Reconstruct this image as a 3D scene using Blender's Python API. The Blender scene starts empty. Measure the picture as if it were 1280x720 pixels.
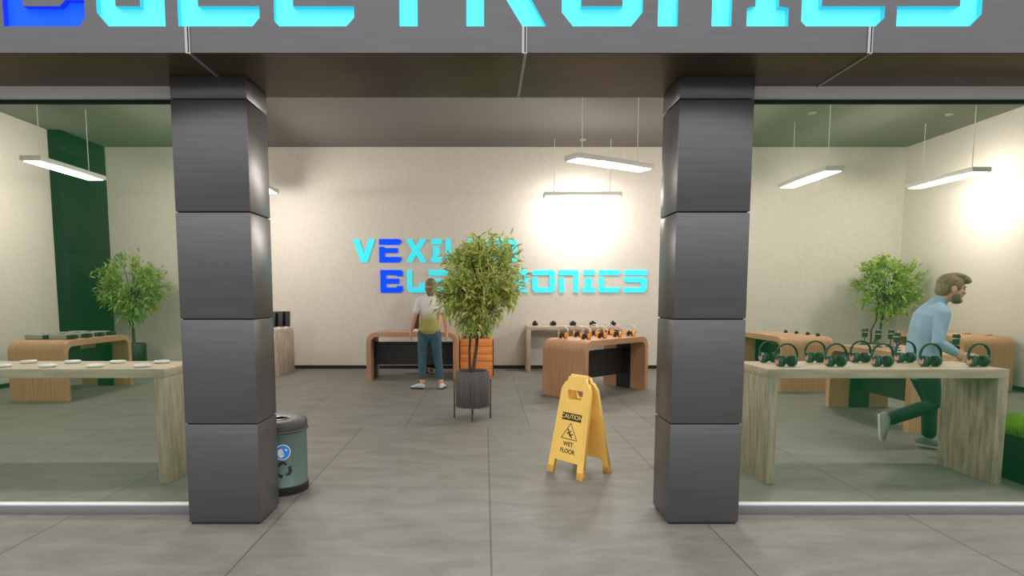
import bpy, bmesh, math, random
from mathutils import Vector, Matrix, Euler
C = bpy.context.scene.collection
PI = math.pi
R = math.radians

# ---------------------------------------------------------------- materials
def nodes(name):
    m = bpy.data.materials.new(name); m.use_nodes = True
    nt = m.node_tree
    return m, nt, nt.nodes['Principled BSDF']

def mat(name, col, rough=0.5, metal=0.0, emit=0.0, noise=0.0, scale=(8, 8, 8), col2=None, bump=0.0, spec=0.5, coat=0.0, detail=4.0):
    m, nt, b = nodes(name)
    c = (*col, 1)
    b.inputs['Base Color'].default_value = c
    b.inputs['Roughness'].default_value = rough
    b.inputs['Metallic'].default_value = metal
    b.inputs['Specular IOR Level'].default_value = spec
    b.inputs['Coat Weight'].default_value = coat
    if emit:
        b.inputs['Emission Color'].default_value = c
        b.inputs['Emission Strength'].default_value = emit
    tc = nt.nodes.new('ShaderNodeTexCoord'); mp = nt.nodes.new('ShaderNodeMapping')
    mp.inputs['Scale'].default_value = scale
    nt.links.new(tc.outputs['Object'], mp.inputs['Vector'])
    n = nt.nodes.new('ShaderNodeTexNoise'); n.inputs['Scale'].default_value = 1.0; n.inputs['Detail'].default_value = detail
    n.inputs['Roughness'].default_value = 0.6
    nt.links.new(mp.outputs['Vector'], n.inputs['Vector'])
    if col2 is None:
        k = 1 - (noise or 0.06)
        col2 = tuple(v * k for v in col)
    rp = nt.nodes.new('ShaderNodeValToRGB')
    rp.color_ramp.elements[0].position = 0.32; rp.color_ramp.elements[1].position = 0.68
    rp.color_ramp.elements[0].color = (*col2, 1); rp.color_ramp.elements[1].color = c
    nt.links.new(n.outputs['Fac'], rp.inputs['Fac'])
    nt.links.new(rp.outputs['Color'], b.inputs['Base Color'])
    if bump:
        bp = nt.nodes.new('ShaderNodeBump'); bp.inputs['Strength'].default_value = bump; bp.inputs['Distance'].default_value = 0.01
        nt.links.new(n.outputs['Fac'], bp.inputs['Height']); nt.links.new(bp.outputs['Normal'], b.inputs['Normal'])
    return m

def leaf_mat(name, a, b_, c):
    m, nt, b = nodes(name)
    g = nt.nodes.new('ShaderNodeNewGeometry'); rp = nt.nodes.new('ShaderNodeValToRGB')
    e = rp.color_ramp.elements
    e[0].color = (*a, 1); e[1].color = (*c, 1); e[1].position = 1.0
    k = e.new(0.55); k.color = (*b_, 1)
    k = e.new(0.93); k.color = (*b_, 1)
    nt.links.new(g.outputs['Random Per Island'], rp.inputs['Fac'])
    nt.links.new(rp.outputs['Color'], b.inputs['Base Color'])
    b.inputs['Roughness'].default_value = 0.5
    tr = nt.nodes.new('ShaderNodeBsdfTranslucent'); mx = nt.nodes.new('ShaderNodeMixShader')
    mx.inputs['Fac'].default_value = 0.42
    nt.links.new(rp.outputs['Color'], tr.inputs['Color'])
    nt.links.new(b.outputs[0], mx.inputs[1]); nt.links.new(tr.outputs[0], mx.inputs[2])
    nt.links.new(mx.outputs[0], nt.nodes['Material Output'].inputs['Surface'])
    return m

def glass_mat():
    m, nt, b = nodes('tinted_glass'); nt.nodes.remove(b)
    t = nt.nodes.new('ShaderNodeBsdfTransparent'); t.inputs['Color'].default_value = (0.905, 0.905, 0.89, 1)
    d = nt.nodes.new('ShaderNodeBsdfDiffuse'); d.inputs['Color'].default_value = (0.0, 0.42, 0.12, 1)
    tl = nt.nodes.new('ShaderNodeBsdfTranslucent'); tl.inputs['Color'].default_value = (0.0, 0.42, 0.12, 1)
    gl = nt.nodes.new('ShaderNodeBsdfGlossy'); gl.inputs['Roughness'].default_value = 0.05
    m0 = nt.nodes.new('ShaderNodeMixShader'); m0.inputs[0].default_value = 0.5
    m1 = nt.nodes.new('ShaderNodeMixShader'); m1.inputs[0].default_value = GLASS_HAZE
    m2 = nt.nodes.new('ShaderNodeMixShader'); m2.inputs[0].default_value = 0.001
    L = nt.links.new
    L(d.outputs[0], m0.inputs[1]); L(tl.outputs[0], m0.inputs[2])
    L(t.outputs[0], m1.inputs[1]); L(m0.outputs[0], m1.inputs[2])
    L(m1.outputs[0], m2.inputs[1]); L(gl.outputs[0], m2.inputs[2])
    L(m2.outputs[0], nt.nodes['Material Output'].inputs['Surface'])
    return m
GLASS_HAZE = 0.05

def floor_mat():
    m, nt, b = nodes('concrete_tiles'); N = nt.nodes.new; L = nt.links.new
    tc = N('ShaderNodeTexCoord'); sp = N('ShaderNodeSeparateXYZ'); L(tc.outputs['Object'], sp.inputs[0])
    def math_(op, a, b_=None, c=None):
        n = N('ShaderNodeMath'); n.operation = op
        for i, v in enumerate((a, b_, c)):
            if v is None: continue
            if isinstance(v, (int, float)): n.inputs[i].default_value = v
            else: L(v, n.inputs[i])
        return n.outputs[0]
    T = 1.385
    x, y = sp.outputs[0], sp.outputs[1]
    far = math_('GREATER_THAN', y, 6.57)
    xo = math_('SUBTRACT', x, math_('ADD', math_('MULTIPLY', far, 0.465), 0.035))
    u = math_('DIVIDE', xo, T); v = math_('DIVIDE', math_('SUBTRACT', y, 1.02), 1.39)
    def edge(c, w):
        f = math_('FRACT', c); d = math_('MINIMUM', f, math_('SUBTRACT', 1.0, f))
        return math_('LESS_THAN', d, w)
    ex = edge(u, 0.0042); ey = math_('MULTIPLY', edge(v, 0.003), 0.35)
    gap = math_('MAXIMUM', ex, ey)
    cid = N('ShaderNodeCombineXYZ'); L(math_('FLOOR', u), cid.inputs[0]); L(math_('FLOOR', v), cid.inputs[1])
    wn = N('ShaderNodeTexWhiteNoise'); wn.noise_dimensions = '2D'; L(cid.outputs[0], wn.inputs['Vector'])
    mp = N('ShaderNodeMapping'); mp.inputs['Scale'].default_value = (0.9, 2.2, 1); L(tc.outputs['Object'], mp.inputs['Vector'])
    n1 = N('ShaderNodeTexNoise'); n1.inputs['Scale'].default_value = 2.6; n1.inputs['Detail'].default_value = 8; n1.inputs['Roughness'].default_value = 0.65
    n1.inputs['Distortion'].default_value = 0.6
    L(mp.outputs[0], n1.inputs['Vector'])
    rp = N('ShaderNodeValToRGB'); e = rp.color_ramp.elements
    e[0].position = 0.3; e[0].color = (0.155, 0.145, 0.122, 1); e[1].position = 0.74; e[1].color = (0.235, 0.226, 0.202, 1)
    L(n1.outputs['Fac'], rp.inputs['Fac'])
    mul = N('ShaderNodeMix'); mul.data_type = 'RGBA'; mul.blend_type = 'MULTIPLY'; mul.inputs[0].default_value = 1.0
    tone = math_('ADD', math_('MULTIPLY', wn.outputs['Value'], 0.14), 0.9)
    cb = N('ShaderNodeCombineColor')
    for i in range(3): L(tone, cb.inputs[i])
    L(rp.outputs[0], mul.inputs[6]); L(cb.outputs[0], mul.inputs[7])
    mx = N('ShaderNodeMix'); mx.data_type = 'RGBA'; L(math_('MULTIPLY', gap, 0.75), mx.inputs[0])
    L(mul.outputs[2], mx.inputs[6]); mx.inputs[7].default_value = (0.07, 0.068, 0.06, 1)
    L(mx.outputs[2], b.inputs['Base Color'])
    b.inputs['Roughness'].default_value = 0.55
    b.inputs['Specular IOR Level'].default_value = 0.3
    bp = N('ShaderNodeBump'); bp.inputs['Strength'].default_value = 0.08; L(n1.outputs['Fac'], bp.inputs['Height']); L(bp.outputs[0], b.inputs['Normal'])
    return m

def gradient_shirt():
    m, nt, b = nodes('dip_dyed_cotton')
    tc = nt.nodes.new('ShaderNodeTexCoord'); sp = nt.nodes.new('ShaderNodeSeparateXYZ'); mr = nt.nodes.new('ShaderNodeMapRange')
    ns = nt.nodes.new('ShaderNodeTexNoise'); ns.inputs['Scale'].default_value = 30
    rp = nt.nodes.new('ShaderNodeValToRGB')
    L = nt.links.new
    L(tc.outputs['Object'], sp.inputs[0]); L(sp.outputs[2], mr.inputs[0])
    mr.inputs[1].default_value = 0.92; mr.inputs[2].default_value = 1.4
    e = rp.color_ramp.elements
    e[0].position = 0.35; e[0].color = (0.36, 0.34, 0.1, 1); e[1].position = 0.62; e[1].color = (0.72, 0.70, 0.68, 1)
    L(mr.outputs[0], rp.inputs[0]); L(rp.outputs[0], b.inputs['Base Color']); b.inputs['Roughness'].default_value = 0.85
    return m

M = {}
def mats():
    M['floor'] = floor_mat()
    M['wall'] = mat('fabric_wallpaper', (0.64, 0.59, 0.52), 0.85, noise=0.11, scale=(30, 30, 22), detail=6, bump=0.06)
    M['ceiling'] = mat('grey_plaster', (0.175, 0.162, 0.142), 0.9, noise=0.04)
    M['base'] = mat('black_skirting', (0.006, 0.006, 0.007), 0.4)
    M['clad'] = mat('brushed_dark_metal', (0.138, 0.135, 0.139), 0.33, metal=0.65, noise=0.16, scale=(3, 3, 60), detail=6)
    M['clad_dark'] = mat('near_black_column_metal', (0.008, 0.008, 0.009), 0.4, metal=0.0, spec=0.25)
    M['clad_gap'] = mat('dark_joint', (0.02, 0.02, 0.02), 0.6)
    M['fascia'] = mat('fascia_metal', (0.135, 0.135, 0.142), 0.36, metal=0.55, noise=0.1, scale=(3, 3, 40))
    M['soffit'] = mat('bronze_soffit', (0.14, 0.095, 0.048), 0.34, metal=0.6, noise=0.45, scale=(2.2, 2.2, 2.2))
    M['seam'] = mat('seam_strip', (0.45, 0.44, 0.43), 0.35, metal=0.6)
    M['rail'] = mat('brushed_aluminium', (0.80, 0.80, 0.83), 0.55, metal=0.0, noise=0.1, scale=(4, 40, 40))
    M['rail_low'] = mat('grey_aluminium', (0.19, 0.18, 0.185), 0.5, metal=0.0, noise=0.1, scale=(4, 40, 40))
    M['glass'] = glass_mat()
    M['cyan'] = mat('cyan_sign_face', (0.12, 0.80, 0.93), 0.6, emit=0.52, noise=0.02, spec=0.1)
    M['cyan_side'] = mat('cyan_sign_return', (0.05, 0.55, 0.66), 0.5, emit=0.35, noise=0.02)
    M['blue'] = mat('blue_sign_face', (0.008, 0.085, 1.0), 0.6, emit=0.9, noise=0.02, spec=0.1)
    M['blue_side'] = mat('blue_sign_return', (0.01, 0.04, 0.6), 0.5, emit=0.4, noise=0.02)
    M['cyan_wall'] = mat('cyan_wall_letter', (0.055, 0.68, 0.82), 0.6, emit=0.45, noise=0.02, spec=0.1)
    M['blue_wall'] = mat('blue_wall_letter', (0.004, 0.065, 0.9), 0.6, emit=0.55, noise=0.02, spec=0.05)
    M['oak_top'] = mat('bleached_oak_lengthwise', (0.66, 0.53, 0.41), 0.6, scale=(3.0, 26, 26), col2=(0.42, 0.33, 0.25), detail=9)
    M['oak_leg'] = mat('bleached_oak_upright', (0.58, 0.47, 0.36), 0.6, scale=(24, 24, 3.2), col2=(0.27, 0.21, 0.15), detail=9)
    M['wood'] = mat('warm_bent_wood', (0.60, 0.335, 0.185), 0.5, scale=(1.4, 70, 1.8), col2=(0.40, 0.205, 0.105), detail=6)
    M['panel'] = mat('black_panel', (0.012, 0.012, 0.011), 0.45)
    M['lamp'] = mat('lamp_housing', (0.62, 0.60, 0.55), 0.5, noise=0.03)
    M['diffuser'] = mat('lamp_diffuser', (1.0, 0.96, 0.9), 0.5, emit=7.0, noise=0.01)
    M['white'] = mat('white_plastic', (0.78, 0.77, 0.75), 0.4, noise=0.03)
    M['cable'] = mat('pale_cable', (0.72, 0.70, 0.64), 0.5, noise=0.03)
    M['yellow'] = mat('yellow_plastic', (0.98, 0.63, 0.15), 0.5, noise=0.06)
    M['yellow_worn'] = mat('scuffed_yellow_plastic', (0.70, 0.38, 0.06), 0.6, noise=0.15)
    M['black_print'] = mat('black_print', (0.02, 0.015, 0.01), 0.6)
    M['bin'] = mat('grey_green_bin_metal', (0.155, 0.24, 0.215), 0.38, metal=0.45, noise=0.15, scale=(5, 5, 2))
    M['bin_dark'] = mat('dark_bin_plastic', (0.05, 0.045, 0.043), 0.45)
    M['bin_black'] = mat('black_bin_base', (0.008, 0.008, 0.008), 0.5)
    M['logo_blue'] = mat('logo_blue', (0.01, 0.27, 0.8), 0.5)
    M['logo_white'] = mat('logo_white', (0.75, 0.8, 0.85), 0.5)
    M['pot'] = mat('ribbed_grey_pot', (0.10, 0.095, 0.092), 0.7, noise=0.3, scale=(30, 30, 3))
    M['stand'] = mat('brown_metal_stand', (0.11, 0.055, 0.042), 0.45)
    M['soil'] = mat('soil', (0.02, 0.014, 0.01), 0.95, noise=0.5, scale=(40, 40, 40))
    M['bark'] = mat('bark', (0.085, 0.05, 0.035), 0.85, noise=0.4, scale=(30, 30, 8))
    M['leaf'] = leaf_mat('olive_leaf', (0.24, 0.36, 0.07), (0.60, 0.66, 0.22), (0.95, 0.68, 0.16))
    M['leaf_bright'] = leaf_mat('bright_leaf', (0.14, 0.31, 0.04), (0.42, 0.54, 0.13), (0.80, 0.72, 0.16))
    M['fern'] = leaf_mat('deep_green_leaf', (0.01, 0.14, 0.03), (0.03, 0.28, 0.06), (0.05, 0.33, 0.08))
    M['grass'] = leaf_mat('grass_blade', (0.14, 0.33, 0.02), (0.30, 0.55, 0.05), (0.42, 0.62, 0.08))
    M['orange'] = mat('orange_planter_wood', (0.95, 0.36, 0.10), 0.55, scale=(2, 14, 30), col2=(0.80, 0.27, 0.065))
    M['orange_dark'] = mat('orange_planter_gap', (0.45, 0.14, 0.04), 0.7)
    M['pale_post'] = mat('pale_planter_post', (0.85, 0.42, 0.2), 0.6)
    M['planter_dark'] = mat('dark_planter', (0.012, 0.013, 0.013), 0.5)
    M['hp'] = mat('dark_teal_headphone', (0.010, 0.058, 0.06), 0.35, coat=0.3)
    M['hp_dark'] = mat('black_ear_cushion', (0.008, 0.012, 0.011), 0.7)
    M['pink'] = mat('copper_pink_cap', (0.85, 0.36, 0.26), 0.35, metal=0.2)
    M['silver'] = mat('silver_slider', (0.6, 0.6, 0.6), 0.3, metal=0.7)
    M['hp_orange'] = mat('orange_headphone', (0.9, 0.42, 0.06), 0.45)
    M['clear'] = mat('pale_band', (0.70, 0.62, 0.55), 0.3)
    M['brown_dark'] = mat('dark_brown_cushion', (0.03, 0.015, 0.008), 0.6)
    M['mic'] = mat('dark_mesh_grille', (0.05, 0.055, 0.055), 0.45, metal=0.5, noise=0.5, scale=(90, 90, 90))
    M['grey_box'] = mat('grey_device_shell', (0.33, 0.33, 0.31), 0.45)
    M['tan'] = mat('tan_puck', (0.75, 0.42, 0.26), 0.5)
    M['screen'] = mat('black_screen', (0.008, 0.008, 0.009), 0.18)
    M['skin'] = mat('skin', (0.72, 0.37, 0.26), 0.55, noise=0.06)
    M['hair_f'] = mat('light_brown_hair', (0.24, 0.155, 0.09), 0.6, noise=0.4, scale=(60, 60, 14))
    M['hair_m'] = mat('brown_hair', (0.30, 0.175, 0.105), 0.6, noise=0.45, scale=(50, 50, 30))
    M['beard'] = mat('brown_beard', (0.21, 0.125, 0.08), 0.7, noise=0.4, scale=(70, 70, 70))
    M['dip'] = gradient_shirt()
    M['jeans'] = mat('teal_denim', (0.055, 0.125, 0.17), 0.8, noise=0.4, scale=(14, 14, 5))
    M['shirt'] = mat('light_blue_cotton', (0.37, 0.53, 0.72), 0.8, noise=0.16, scale=(16, 16, 9), bump=0.35)
    M['trousers'] = mat('dark_green_trousers', (0.006, 0.03, 0.026), 0.75, noise=0.3)
    M['shoe_f'] = mat('pale_blue_shoe', (0.55, 0.64, 0.66), 0.6)
    M['shoe_m'] = mat('grey_shoe', (0.30, 0.33, 0.33), 0.7)
    M['sole'] = mat('white_sole', (0.75, 0.73, 0.70), 0.6)
    M['sole_b'] = mat('black_sole', (0.01, 0.01, 0.01), 0.6)
    M['eye'] = mat('eye', (0.05, 0.03, 0.02), 0.2)
    M['dark_shirt'] = mat('dark_work_shirt', (0.02, 0.022, 0.025), 0.8)
    M['dark_trousers'] = mat('dark_brown_trousers', (0.02, 0.014, 0.011), 0.8)
    M['boot'] = mat('brown_leather_shoe', (0.09, 0.045, 0.02), 0.5)
    M['boot_tip'] = mat('tan_shoe_toe', (0.55, 0.36, 0.2), 0.6)
mats()

# ---------------------------------------------------------------- mesh helpers
def bm_new(): return bmesh.new()

def finish(name, bm, m, parent=None, loc=None, rot=None, smooth=35, recalc=True):
    if recalc: bmesh.ops.recalc_face_normals(bm, faces=bm.faces[:])
    me = bpy.data.meshes.new(name); bm.to_mesh(me); bm.free()
    if smooth:
        for p in me.polygons: p.use_smooth = True
        try: me.set_sharp_from_angle(angle=R(smooth))
        except Exception: pass
    me.materials.append(M[m] if isinstance(m, str) else m)
    o = bpy.data.objects.new(name, me); C.objects.link(o)
    if parent is not None: o.parent = parent
    if loc is not None: o.location = loc
    if rot is not None: o.rotation_euler = rot
    return o

def box(bm, x0, x1, y0, y1, z0, z1, bev=0.0, mtx=None, seg=2):
    r = bmesh.ops.create_cube(bm, size=1.0)
    vs = r['verts']
    for v in vs:
        v.co = Vector((x0 + (v.co.x + .5) * (x1 - x0), y0 + (v.co.y + .5) * (y1 - y0), z0 + (v.co.z + .5) * (z1 - z0)))
    if bev:
        es = list({e for v in vs for e in v.link_edges})
        rr = bmesh.ops.bevel(bm, geom=es, offset=bev, segments=seg, affect='EDGES', profile=0.5)
        vs = list({v for f in rr['faces'] for v in f.verts} | {v for v in vs if v.is_valid})
    if mtx is not None:
        bmesh.ops.transform(bm, matrix=mtx, verts=[v for v in vs if v.is_valid])
    return vs

def prism(bm, pts, z0, z1, mtx=None):
    """polygon in xy extruded from z0 to z1"""
    b = [bm.verts.new((x, y, z0)) for x, y in pts]; t = [bm.verts.new((x, y, z1)) for x, y in pts]
    n = len(pts)
    bm.faces.new(t); bm.faces.new(b[::-1])
    for i in range(n): bm.faces.new((b[i], b[(i + 1) % n], t[(i + 1) % n], t[i]))
    if mtx is not None: bmesh.ops.transform(bm, matrix=mtx, verts=b + t)
    return b + t

def lathe(bm, prof, seg=32, mtx=None, cap=True):
    rings = []; vs = []
    for r, z in prof:
        ring = [bm.verts.new((r * math.cos(2 * PI * i / seg), r * math.sin(2 * PI * i / seg), z)) for i in range(seg)]
        rings.append(ring); vs += ring
    for a, b in zip(rings, rings[1:]):
        for i in range(seg): bm.faces.new((a[i], a[(i + 1) % seg], b[(i + 1) % seg], b[i]))
    if cap:
        bm.faces.new(rings[0][::-1]); bm.faces.new(rings[-1])
    if mtx is not None: bmesh.ops.transform(bm, matrix=mtx, verts=vs)
    return vs

def frames(pts):
    """parallel transport frames along a path"""
    ts = []
    for i in range(len(pts)):
        a = pts[max(i - 1, 0)]; b = pts[min(i + 1, len(pts) - 1)]
        t = (b - a)
        ts.append(t.normalized() if t.length > 1e-9 else Vector((0, 0, 1)))
    up = Vector((0, 0, 1)) if abs(ts[0].z) < 0.9 else Vector((0, 1, 0))
    u = ts[0].cross(up).normalized(); out = []
    for t in ts:
        u = (u - t * u.dot(t)).normalized()
        out.append((u, t.cross(u).normalized(), t))
    return out

def tube(bm, pts, rad, seg=10, flat=None, caps=True, round_caps=False, side=None):
    """tube through points; rad is a number, list of numbers, or list of (ru, rv); side fixes the u axis"""
    pts = [Vector(p) for p in pts]
    n = len(pts)
    rs = rad if isinstance(rad, (list, tuple)) else [rad] * n
    rs = [(r, r) if not isinstance(r, (list, tuple)) else r for r in rs]
    if flat: rs = [(a * flat[0], b * flat[1]) for a, b in rs]
    fr = frames(pts)
    if side is not None:
        s = Vector(side); nf = []
        for u, v, t in fr:
            u2 = (s - t * s.dot(t)).normalized(); nf.append((u2, t.cross(u2).normalized(), t))
        fr = nf
    rings = []
    def ring(p, u, v, ru, rv):
        return [bm.verts.new(p + u * (ru * math.cos(2 * PI * k / seg)) + v * (rv * math.sin(2 * PI * k / seg))) for k in range(seg)]
    if round_caps:
        u, v, t = fr[0]; rm = min(rs[0])
        for a in (80, 55, 28): rings.append(ring(pts[0] - t * rm * math.sin(R(a)), u, v, rs[0][0] * math.cos(R(a)), rs[0][1] * math.cos(R(a))))
    for p, (u, v, t), r in zip(pts, fr, rs): rings.append(ring(p, u, v, *r))
    if round_caps:
        u, v, t = fr[-1]; rm = min(rs[-1])
        for a in (28, 55, 80): rings.append(ring(pts[-1] + t * rm * math.sin(R(a)), u, v, rs[-1][0] * math.cos(R(a)), rs[-1][1] * math.cos(R(a))))
    for a, b in zip(rings, rings[1:]):
        for k in range(seg): bm.faces.new((a[k], a[(k + 1) % seg], b[(k + 1) % seg], b[k]))
    if caps:
        bm.faces.new(rings[0][::-1]); bm.faces.new(rings[-1])
    return [v for r in rings for v in r]

def ball(bm, c, rx, ry=None, rz=None, seg=16, mtx=None):
    ry = ry or rx; rz = rz or rx
    r = bmesh.ops.create_uvsphere(bm, u_segments=seg, v_segments=max(8, seg * 2 // 3), radius=1)
    m = Matrix.Translation(Vector(c)) @ (mtx if mtx is not None else Matrix()) @ Matrix.Diagonal((rx, ry, rz, 1))
    bmesh.ops.transform(bm, matrix=m, verts=r['verts'])
    return r['verts']

def tag(o, label, cat=None, group=None, kind=None):
    o['label'] = label
    if cat: o['category'] = cat
    if group: o['group'] = group
    if kind: o['kind'] = kind
    return o

def thing(name, label, cat, loc=(0, 0, 0), rz=0, group=None):
    o = bpy.data.objects.new(name, None); C.objects.link(o); o.empty_display_size = 0.1
    o.location = loc; o.rotation_euler = (0, 0, rz)
    return tag(o, label, cat, group)

def struct(o, label=None):
    o['kind'] = 'structure'
    if label: o['label'] = label
    return o

def dup(root, loc, rz, label, group=None):
    r = root.copy(); C.objects.link(r); r.location = loc; r.rotation_euler = (0, 0, rz)
    r['label'] = label
    if group: r['group'] = group
    for ch in list(root.children):
        c = ch.copy(); C.objects.link(c); c.parent = r
        for g in list(ch.children):
            d = g.copy(); C.objects.link(d); d.parent = c
    return r

def text_mesh(name, s, size, m, parent, mtx, depth=0.0008, spacing=1.0, bold=0.0):
    cu = bpy.data.curves.new(name, 'FONT'); cu.body = s; cu.size = size; cu.extrude = depth; cu.align_x = 'CENTER'; cu.align_y = 'CENTER'
    cu.space_character = spacing; cu.offset = bold
    t = bpy.data.objects.new('tmp', cu); C.objects.link(t)
    dg = bpy.context.evaluated_depsgraph_get()
    me = bpy.data.meshes.new_from_object(t.evaluated_get(dg))
    bpy.data.objects.remove(t); bpy.data.curves.remove(cu)
    me.transform(mtx); me.name = name
    me.materials.clear(); me.materials.append(M[m])
    o = bpy.data.objects.new(name, me); C.objects.link(o); o.parent = parent
    return o

def remesh(bm, voxel, smooth_it=4, factor=0.5):
    bmesh.ops.recalc_face_normals(bm, faces=bm.faces[:])
    me = bpy.data.meshes.new('tmp'); bm.to_mesh(me); bm.free()
    t = bpy.data.objects.new('tmp', me); C.objects.link(t)
    md = t.modifiers.new('r', 'REMESH'); md.mode = 'VOXEL'; md.voxel_size = voxel
    if smooth_it:
        sm = t.modifiers.new('s', 'SMOOTH'); sm.factor = factor; sm.iterations = smooth_it
    dg = bpy.context.evaluated_depsgraph_get(); dg.update()
    out = bpy.data.meshes.new_from_object(t.evaluated_get(dg))
    bpy.data.objects.remove(t); bpy.data.meshes.remove(me)
    return out

def mesh_obj(name, me, m, parent):
    me.name = name
    for p in me.polygons: p.use_smooth = True
    me.materials.clear(); me.materials.append(M[m])
    o = bpy.data.objects.new(name, me); C.objects.link(o); o.parent = parent
    return o

# ---------------------------------------------------------------- camera
F = 750.0; CXP = 606.0; CYP = 437.26; TH = R(5.1248); EYE = 1.45
cam = bpy.data.cameras.new('camera'); co = bpy.data.objects.new('camera', cam); C.objects.link(co)
cam.sensor_width = 36; cam.sensor_fit = 'HORIZONTAL'; cam.lens = F / 1280 * 36
cam.shift_x = (640 - CXP) / 1280; cam.shift_y = (CYP - 360) / 1280
co.location = (0, 0, EYE); co.rotation_euler = (PI / 2 - TH, 0, 0)
cam.clip_start = 0.05
bpy.context.scene.camera = co

# ---------------------------------------------------------------- setting
XL, XR, YB, ZC = -7.61, 8.2, 11.95, 4.33
YF = 3.368          # front plane of the fascia
ZS = 2.757          # soffit height
def room():
    bm = bm_new(); box(bm, -12, 12, -5, YB + .3, -0.1, 0); struct(finish('floor', bm, 'floor', smooth=0))
    bm = bm_new(); box(bm, XL - .2, XR + .2, 4.1, YB + .2, ZC, ZC + .2); struct(finish('ceiling', bm, 'ceiling', smooth=0))
    bm = bm_new(); box(bm, XL - .2, XR + .2, YB, YB + .2, 0, ZC); struct(finish('wall_back', bm, 'wall', smooth=0))
    bm = bm_new(); box(bm, XL - .2, XL, 3.9, YB, 0, ZC); struct(finish('wall_left', bm, 'wall', smooth=0))
    bm = bm_new(); box(bm, XR, XR + .2, 3.9, YB, 0, ZC); struct(finish('wall_right', bm, 'wall', smooth=0))
    bm = bm_new(); box(bm, -7.376, XR, YB - .015, YB, 0, 0.068); struct(finish('baseboard_back', bm, 'base', smooth=0))
    bm = bm_new(); box(bm, XL, XL + .015, 4.1, 10.75, 0, 0.068); struct(finish('baseboard_left', bm, 'base', smooth=0))
    bm = bm_new(); box(bm, XR - .015, XR, 4.1, YB - .015, 0, 0.068); struct(finish('baseboard_right', bm, 'base', smooth=0))
    # front wall above the openings with the bronze soffit underneath
    bm = bm_new(); box(bm, -12, 12, YF + .08, 4.1, ZS + .02, ZC + .2); struct(finish('wall_front', bm, 'ceiling', smooth=0))
    bm = bm_new(); box(bm, -12, 12, YF + .008, 4.1, ZS, ZS + .02); struct(finish('trim_1', bm, 'soffit', smooth=0), 'dark bronze soffit under the sign fascia')
    bm = bm_new()
    for x0, x1, xe in ((-12, XL, 0), (XR, 12, 0)):
        box(bm, x0, x1 , 3.95, 4.1, 0, ZS)
    struct(finish('wall_side', bm, 'wall', smooth=0))
room()

GL = {
 'V': [[(0,1),(.28,1),(.5,.38),(.72,1),(1,1),(.65,0),(.35,0)]],
 'E1': [[(0,1),(.92,1),(1,.92),(1,.84),(.92,.75),(0,.75)], [(0,.67),(.2,.67),(.28,.61),(.84,.61),(.84,.4),(.25,.4),(.25,.23),(1,.23),(1,.1),(.91,0),(0,0)]],
 'E2': [[(0,1),(.92,1),(1,.92),(1,.73),(.77,.71),(.7,.78),(.25,.78),(.25,.62),(.84,.62),(.84,.4),(.25,.4),(.25,.23),(.7,.23),(.77,.3),(1,.3),(1,.1),(.92,0),(0,0)]],
 'L': [[(0,1),(.28,1),(.28,.23),(.64,.23),(.64,.42),(1,.42),(1,0),(.16,0),(0,.16)]],
 'X': [[(0,1),(.3,1),(.5,.68),(.7,1),(1,1),(.68,.5),(1,0),(.7,0),(.5,.32),(.3,0),(0,0),(.32,.5)]],
 'I': [[(.05,1),(.98,1),(.98,.77),(.05,.77)], [(.2,.67),(.76,.67),(.76,.23),(1,.21),(1,0),(0,0),(0,.21),(.2,.23)]],
 'U': [[(0,1),(.25,1),(.25,.23),(.75,.23),(.75,1),(1,1),(1,.1),(.9,0),(.1,0),(0,.1)]],
 'M': [[(0,1),(.9,1),(1,.9),(1,0),(.78,0),(.78,.77),(.61,.77),(.61,0),(.39,0),(.39,.77),(0,.77)], [(0,.67),(.22,.67),(.22,0),(0,0)]],
 'C': [[(0,1),(.92,1),(1,.92),(1,.85),(.93,.77),(0,.77)], [(0,.67),(.24,.67),(.24,.23),(1,.23),(1,.1),(.9,0),(.06,0),(0,.06)]],
 'T': [[(0,1),(1,1),(1,.77),(0,.77)], [(.38,.67),(.62,.67),(.62,0),(.38,0)]],
 'R': [[(0,1),(.9,1),(1,.9),(1,.45),(.9,.36),(.78,.36),(1,0),(.7,0),(.46,.36),(.29,.36),(.29,.57),(.75,.57),(.75,.77),(0,.77)], [(0,.67),(.22,.67),(.22,0),(0,0)]],
 'O': [[(0,.9),(.1,1),(.9,1),(1,.9),(1,.16),(.86,0),(.14,0),(0,.16),(0,.67),(.24,.67),(.24,.23),(.75,.23),(.75,.77),(0,.77)]],
 'N': [[(0,1),(.92,1),(1,.92),(1,0),(.73,0),(.73,.77),(0,.77)], [(0,.67),(.27,.67),(.27,0),(0,0)]],
 'S': [[(.02,1),(1,1),(1,.77),(.02,.77)], [(0,.68),(.9,.68),(1,.58),(1,.14),(.87,0),(0,0),(0,.23),(.74,.23),(.74,.45),(.12,.45),(0,.56)]],
}
def glyph(ch, x0, x1, z0, h):
    return [[(x0 + x * (x1 - x0), z0 + z * h) for x, z in poly] for poly in GL[ch]]

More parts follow.
